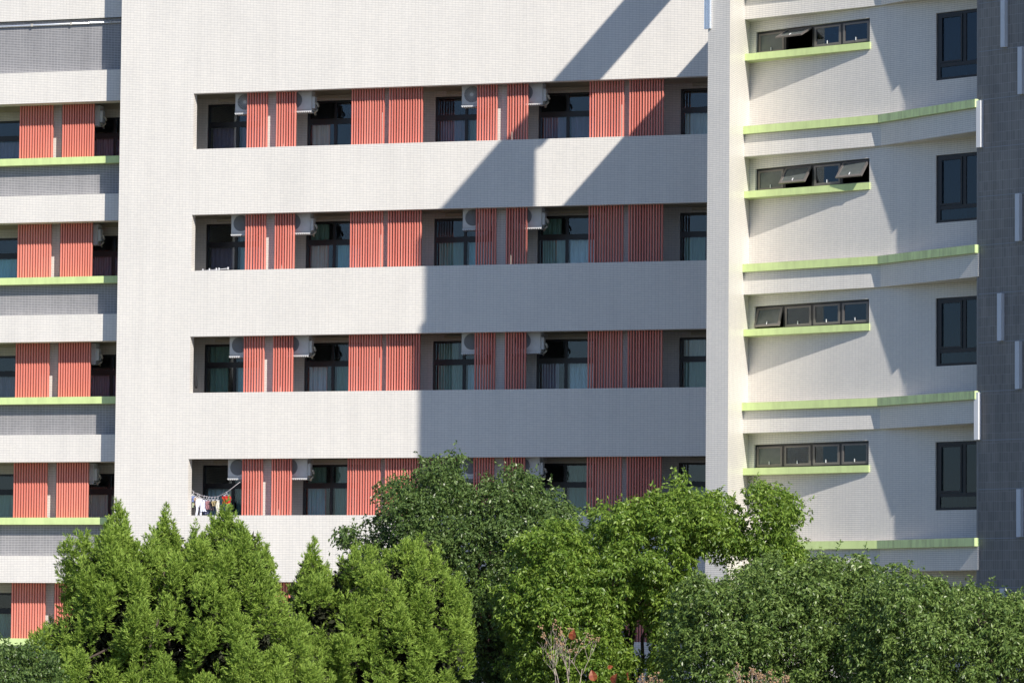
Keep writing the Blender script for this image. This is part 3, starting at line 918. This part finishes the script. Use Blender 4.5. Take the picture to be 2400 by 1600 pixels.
def limb_path(a, b, wob, n=6):
    a, b = Vector(a), Vector(b); pts = []
    for i in range(n+1):
        t = i/n
        p = a.lerp(b, t)
        if 0 < i < n: p = p+Vector((random.uniform(-1, 1), random.uniform(-1, 1), random.uniform(-.4, .4)))*wob
        pts.append(p)
    return pts

def trunk_mesh(foot, top, targets, r0, m, root, name='trunk'):
    mb = MB()
    pts = limb_path(foot, top, .08, 8)
    mb.tube(pts, [r0*(1-.6*i/8) for i in range(9)], 9)
    for t in targets:
        q = pts[random.randint(4, 8)]
        lp = limb_path(q, t, .12, 6)
        mb.tube(lp, [max(.008, r0*.42*(1-.85*i/6)) for i in range(7)], 6)
    o = mb.build(name, m, None, uv=False, smooth=True)
    under(o, root)

def make_tree(key, name, label, m, n, r, ros, leaves, length, width, thick, foot_a, foot_d, top_z, r0, bark=None, front=.6, cat='tree', group=None, targets=14, inset=.17):
    d, poly = CROWNS[key]
    f = site(foot_a, foot_d)
    root = empty(name, (f.x, f.y, 0), label, cat, group)
    V, Cw, rad = broadleaf(poly, d, n, r, ros, leaves, length, width, thick, front, inset)
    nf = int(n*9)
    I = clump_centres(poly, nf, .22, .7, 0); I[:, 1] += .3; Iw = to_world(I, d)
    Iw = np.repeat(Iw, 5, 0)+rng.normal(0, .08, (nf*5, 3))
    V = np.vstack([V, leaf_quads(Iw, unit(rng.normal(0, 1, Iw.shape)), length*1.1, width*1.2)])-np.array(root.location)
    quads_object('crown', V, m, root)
    idx = rng.choice(len(Cw), targets, replace=False)
    trunk_mesh((f.x, f.y, -.1), (f.x+random.uniform(-.3, .3), f.y, top_z), [Cw[i] for i in idx], r0, bark or BARK, root)
    return root

make_tree('dark_left', 'broadleaf_tree', 'tall dark glossy-leaved tree with rounded top in front of the fourth balcony row', L_DARK, 620, .30, 26, 6, .088, .036, 2.0, -.6, 93, 6.2, .17)
make_tree('bright', 'broadleaf_tree', 'bright yellow-green broadleaf tree with open crown and visible forked trunk', L_BRIGHT, 620, .27, 24, 6, .100, .036, 1.9, 2.45, 89.5, 5.6, .12, targets=18)
make_tree('dark_mid', 'broadleaf_tree', 'dense olive-green broadleaf tree below the angled wing, right of the bright tree', L_MID, 560, .30, 26, 6, .095, .034, 2.0, 4.6, 86, 5.0, .16)
make_tree('dark_right', 'broadleaf_tree', 'dark olive broadleaf tree in the bottom right corner before the dark tower', L_MID, 460, .30, 26, 6, .095, .034, 2.0, 9.0, 84, 5.0, .16)
make_tree('small_left', 'broadleaf_tree', 'small dark leafy tree at the bottom left corner, left of the conifer', L_DARK, 150, .26, 26, 6, .075, .034, 1.2, -9.6, 80, 3.2, .10)

def conifer(key, label, n_plume, foot_a, foot_d, top_z):
    d, poly = CROWNS[key]
    f = site(foot_a, foot_d)
    root = empty('conifer_tree', (f.x, f.y, 0), label, 'conifer', 'feathery conifers in front of the dormitory')
    # boughs: rounded lobes kept apart so that dark gaps stay between them
    cand = clump_centres(poly, 2600, .30, 1.75, .85)
    lobes = []
    for c in cand:
        if len(lobes) >= n_plume: break
        R_ = rng.uniform(.30, .54)
        if all(math.hypot(c[0]-q[0], c[2]-q[2])+.35*abs(c[1]-q[1]) > .80*(R_+q[3]) for q in lobes): lobes.append((*c, R_))
    pts = []
    for (la, ld, lz, R_) in lobes:
        for q in range(14):
            v = unit(rng.normal(0, 1, 3)+np.array([.1, -.8, .5]))
            pts.append((la+v[0]*R_*.66, ld+v[1]*R_*.8, lz+v[2]*R_*.85-.1))
    nf = len(pts)
    P = poly
    for i in range(1, len(P)-1):
        if P[i][1] > 3.4 and P[i][1] >= P[i-1][1] and P[i][1] >= P[i+1][1]:
            cz = P[i][1]; ca = P[i][0]
            for j in range(7):
                for q in range(1+j):
                    an = rng.uniform(0, 6.28); ro = .055*j
                    pts.append((ca+ro*math.cos(an), ro*math.sin(an), cz-.24-.15*j))
        elif P[i][1] > 3.4:
            for q in range(3): pts.append((P[i][0]*.94+.06*P[i-1 if q % 2 else i+1][0]+rng.uniform(-.05, .05), rng.uniform(-.4, .4), P[i][1]-rng.uniform(.2, .45)))
    pts = np.array(pts)
    Cw = to_world(pts, d); N = len(Cw)
    hgt = rng.uniform(.34, .58, N); wid = hgt*rng.uniform(.22, .32, N)
    hgt[nf:] *= 1.15; wid[nf:] *= .55
    tuft = 24; blades = 14
    t = rng.uniform(0, 1, (N, tuft, 1)); ang = rng.uniform(0, 2*np.pi, (N, tuft, 1))
    prof = np.sin(np.pi*np.clip((1-t)*.72+.05, 0, 1))**.75
    rad = np.concatenate([np.cos(ang), np.sin(ang), 0*ang], 2)
    lean = np.concatenate([rng.normal(0, .14, (N, 1, 2)), np.ones((N, 1, 1))], 2)
    T = Cw[:, None]+lean*(t-.5)*hgt[:, None, None]+rad*prof*wid[:, None, None]*rng.uniform(.72, 1.08, (N, tuft, 1))
    ax = unit(rad*(1.15-.8*t)+np.array([0, 0, 1])*rng.uniform(.25, .95, (N, tuft, 1))*(.5+t)+rng.normal(0, .2, (N, tuft, 3)))
    T = T.reshape(-1, 3); ax = ax.reshape(-1, 3)
    m_ = len(T)
    D = unit(ax[:, None]+rng.normal(0, .34, (m_, blades, 3)))
    B = np.repeat(T[:, None], blades, 1)+ax[:, None]*rng.uniform(-.07, .05, (m_, blades, 1))
    V = leaf_quads(B.reshape(-1, 3), D.reshape(-1, 3), .080, .0155)
    # dead inner foliage, coloured dark to stand in for shade between boughs
    V = V-np.array(root.location)
    quads_object('crown', V, L_CON, root)
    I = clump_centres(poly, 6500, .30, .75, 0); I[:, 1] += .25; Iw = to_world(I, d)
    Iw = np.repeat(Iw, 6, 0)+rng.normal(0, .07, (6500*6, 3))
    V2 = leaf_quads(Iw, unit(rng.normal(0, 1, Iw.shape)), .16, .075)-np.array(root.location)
    quads_object('inner_shade_growth', V2, L_SHADE, root)
    idx = rng.choice(N, 24, replace=False)
    trunk_mesh((f.x, f.y, -.1), (f.x, f.y, top_z), [Cw[i] for i in idx], .16, BARK, root)
conifer('conifer_left', 'large bright green conifer with many feathery plumes at lower left', 120, -6.9, 84.3, 6.4)
conifer('conifer_right', 'feathery conifer with thin left spire, between the large conifer and dark tree', 80, -3.0, 86.3, 5.6)

# ------------------------------------------------------------------ bare fruiting shrubs in front
def bare_shrub(a, d, z0, label, forks, fruits, spread, height, seed, leaves_at=()):
    random.seed(seed)
    f = site(a, d)
    root = empty('bare_shrub', (f.x, f.y, 0), label, 'shrub', 'bare fruiting shrubs at the bottom of the view')
    mb = MB(); tips = []
    def grow(p, v, L, r, depth):
        pts = [p]; q = p.copy(); w_ = v.copy()
        for i in range(4):
            w_ = (w_+Vector((random.uniform(-.18, .18), random.uniform(-.18, .18), random.uniform(-.02, .14)))).normalized()
            q = q+w_*L/4; pts.append(q.copy())
        mb.tube(pts, [r*(1-.12*i) for i in range(5)], 5)
        if depth == 0: tips.append((q, w_)); return
        for i in range(random.choice((2, 3))):
            s_ = Vector((random.uniform(-1, 1), random.uniform(-1, 1), random.uniform(.1, .9))).normalized()
            grow(pts[random.randint(2, 4)], (w_*.75+s_*.75).normalized(), L*random.uniform(.55, .8), r*.62, depth-1)
    for i in range(forks):
        v = Vector((hr.x*random.uniform(-spread, spread), hr.y*random.uniform(-spread, spread), 1)).normalized()
        st = Vector((f.x, f.y, 0))+hr*random.uniform(-spread, spread)*.6
        mb.tube([st, st+Vector((0, 0, z0))], [.03, .022], 6)
        grow(st+Vector((0, 0, z0)), v, height, .0095, 3)
    under(mb.build('branches', BARKP, None, uv=False, smooth=True), root)
    ico = MB()
    for z in (-1, 1): ico.v.append((0, 0, z))
    K = 7
    for j in (-1, 1):
        for i in range(K): ico.v.append((math.cos(2*math.pi*i/K)*.86, math.sin(2*math.pi*i/K)*.86, .5*j))
    for i in range(K):
        a_, b_ = 2+i, 2+(i+1) % K
        ico.f += [(0, b_, a_), (a_, b_, b_+K, a_+K), (1, a_+K, b_+K)]
    src = ico.build('fruit', FRUIT, root, uv=False, smooth=True)
    first = True
    for (q, v) in random.sample(tips, min(len(tips), fruits)):
        for c in range(random.choice((2, 3, 4, 5))):
            o = src if first else bpy.data.objects.new('fruit', src.data)
            if not first: C.objects.link(o); o.parent = root
            first = False
            o.location = q+Vector((random.uniform(-.05, .05), random.uniform(-.05, .05), random.uniform(-.05, .04)))-Vector(root.location)
            s_ = random.uniform(.013, .021); o.scale = (s_, s_, s_)
    for (la, lz, sz, tilt) in leaves_at:
        p = site(la, d-.15); p.z = lz
        lm = MB(); n = 12; L_ = sz
        out = []
        for i in range(n+1):
            t = i/n; wdt = .42*L_*math.sin(math.pi*min(1, t*1.02))**.7*(1.15-.5*t)
            out.append((wdt, t*L_, -.25*L_*t*t))
        fold = .35
        for i in range(n):
            (w0, y0, z0_), (w1, y1, z1_) = out[i], out[i+1]
            lm.poly([(0, y0, z0_), (w0, y0, z0_+w0*fold), (w1, y1, z1_+w1*fold), (0, y1, z1_)])
            lm.poly([(0, y0, z0_), (0, y1, z1_), (-w1, y1, z1_+w1*fold), (-w0, y0, z0_+w0*fold)])
        o = lm.build('red_leaf', L_RED, root, uv=False, smooth=True)
        o.location = p-Vector(root.location)
        o.rotation_euler = (tilt[0], tilt[1], tilt[2]); 
    return root

bare_shrub(.9, 76, 3.35, 'bare pale-branched shrub with tan fruits and big red leaves, bottom centre', 5, 34, .45, .58, 5,
           leaves_at=[(.97, 4.42, .19, (1.9, .2, HEAD+.2)), (1.37, 3.70, .20, (1.75, -.3, HEAD+.5)), (1.70, 3.64, .22, (1.8, .5, HEAD-.3)), (1.98, 3.74, .17, (2.0, .8, HEAD-.8)), (1.60, 3.93, .10, (1.4, 1.2, HEAD))])
bare_shrub(2.4, 76.5, 3.2, 'bare twiggy shrub with small fruits right of the red-leaved shrub', 4, 30, .5, .32, 9)
bare_shrub(4.2, 77, 3.15, 'bare pinkish twiggy shrub in front of the olive tree, bottom right of centre', 7, 60, .95, .36, 12)
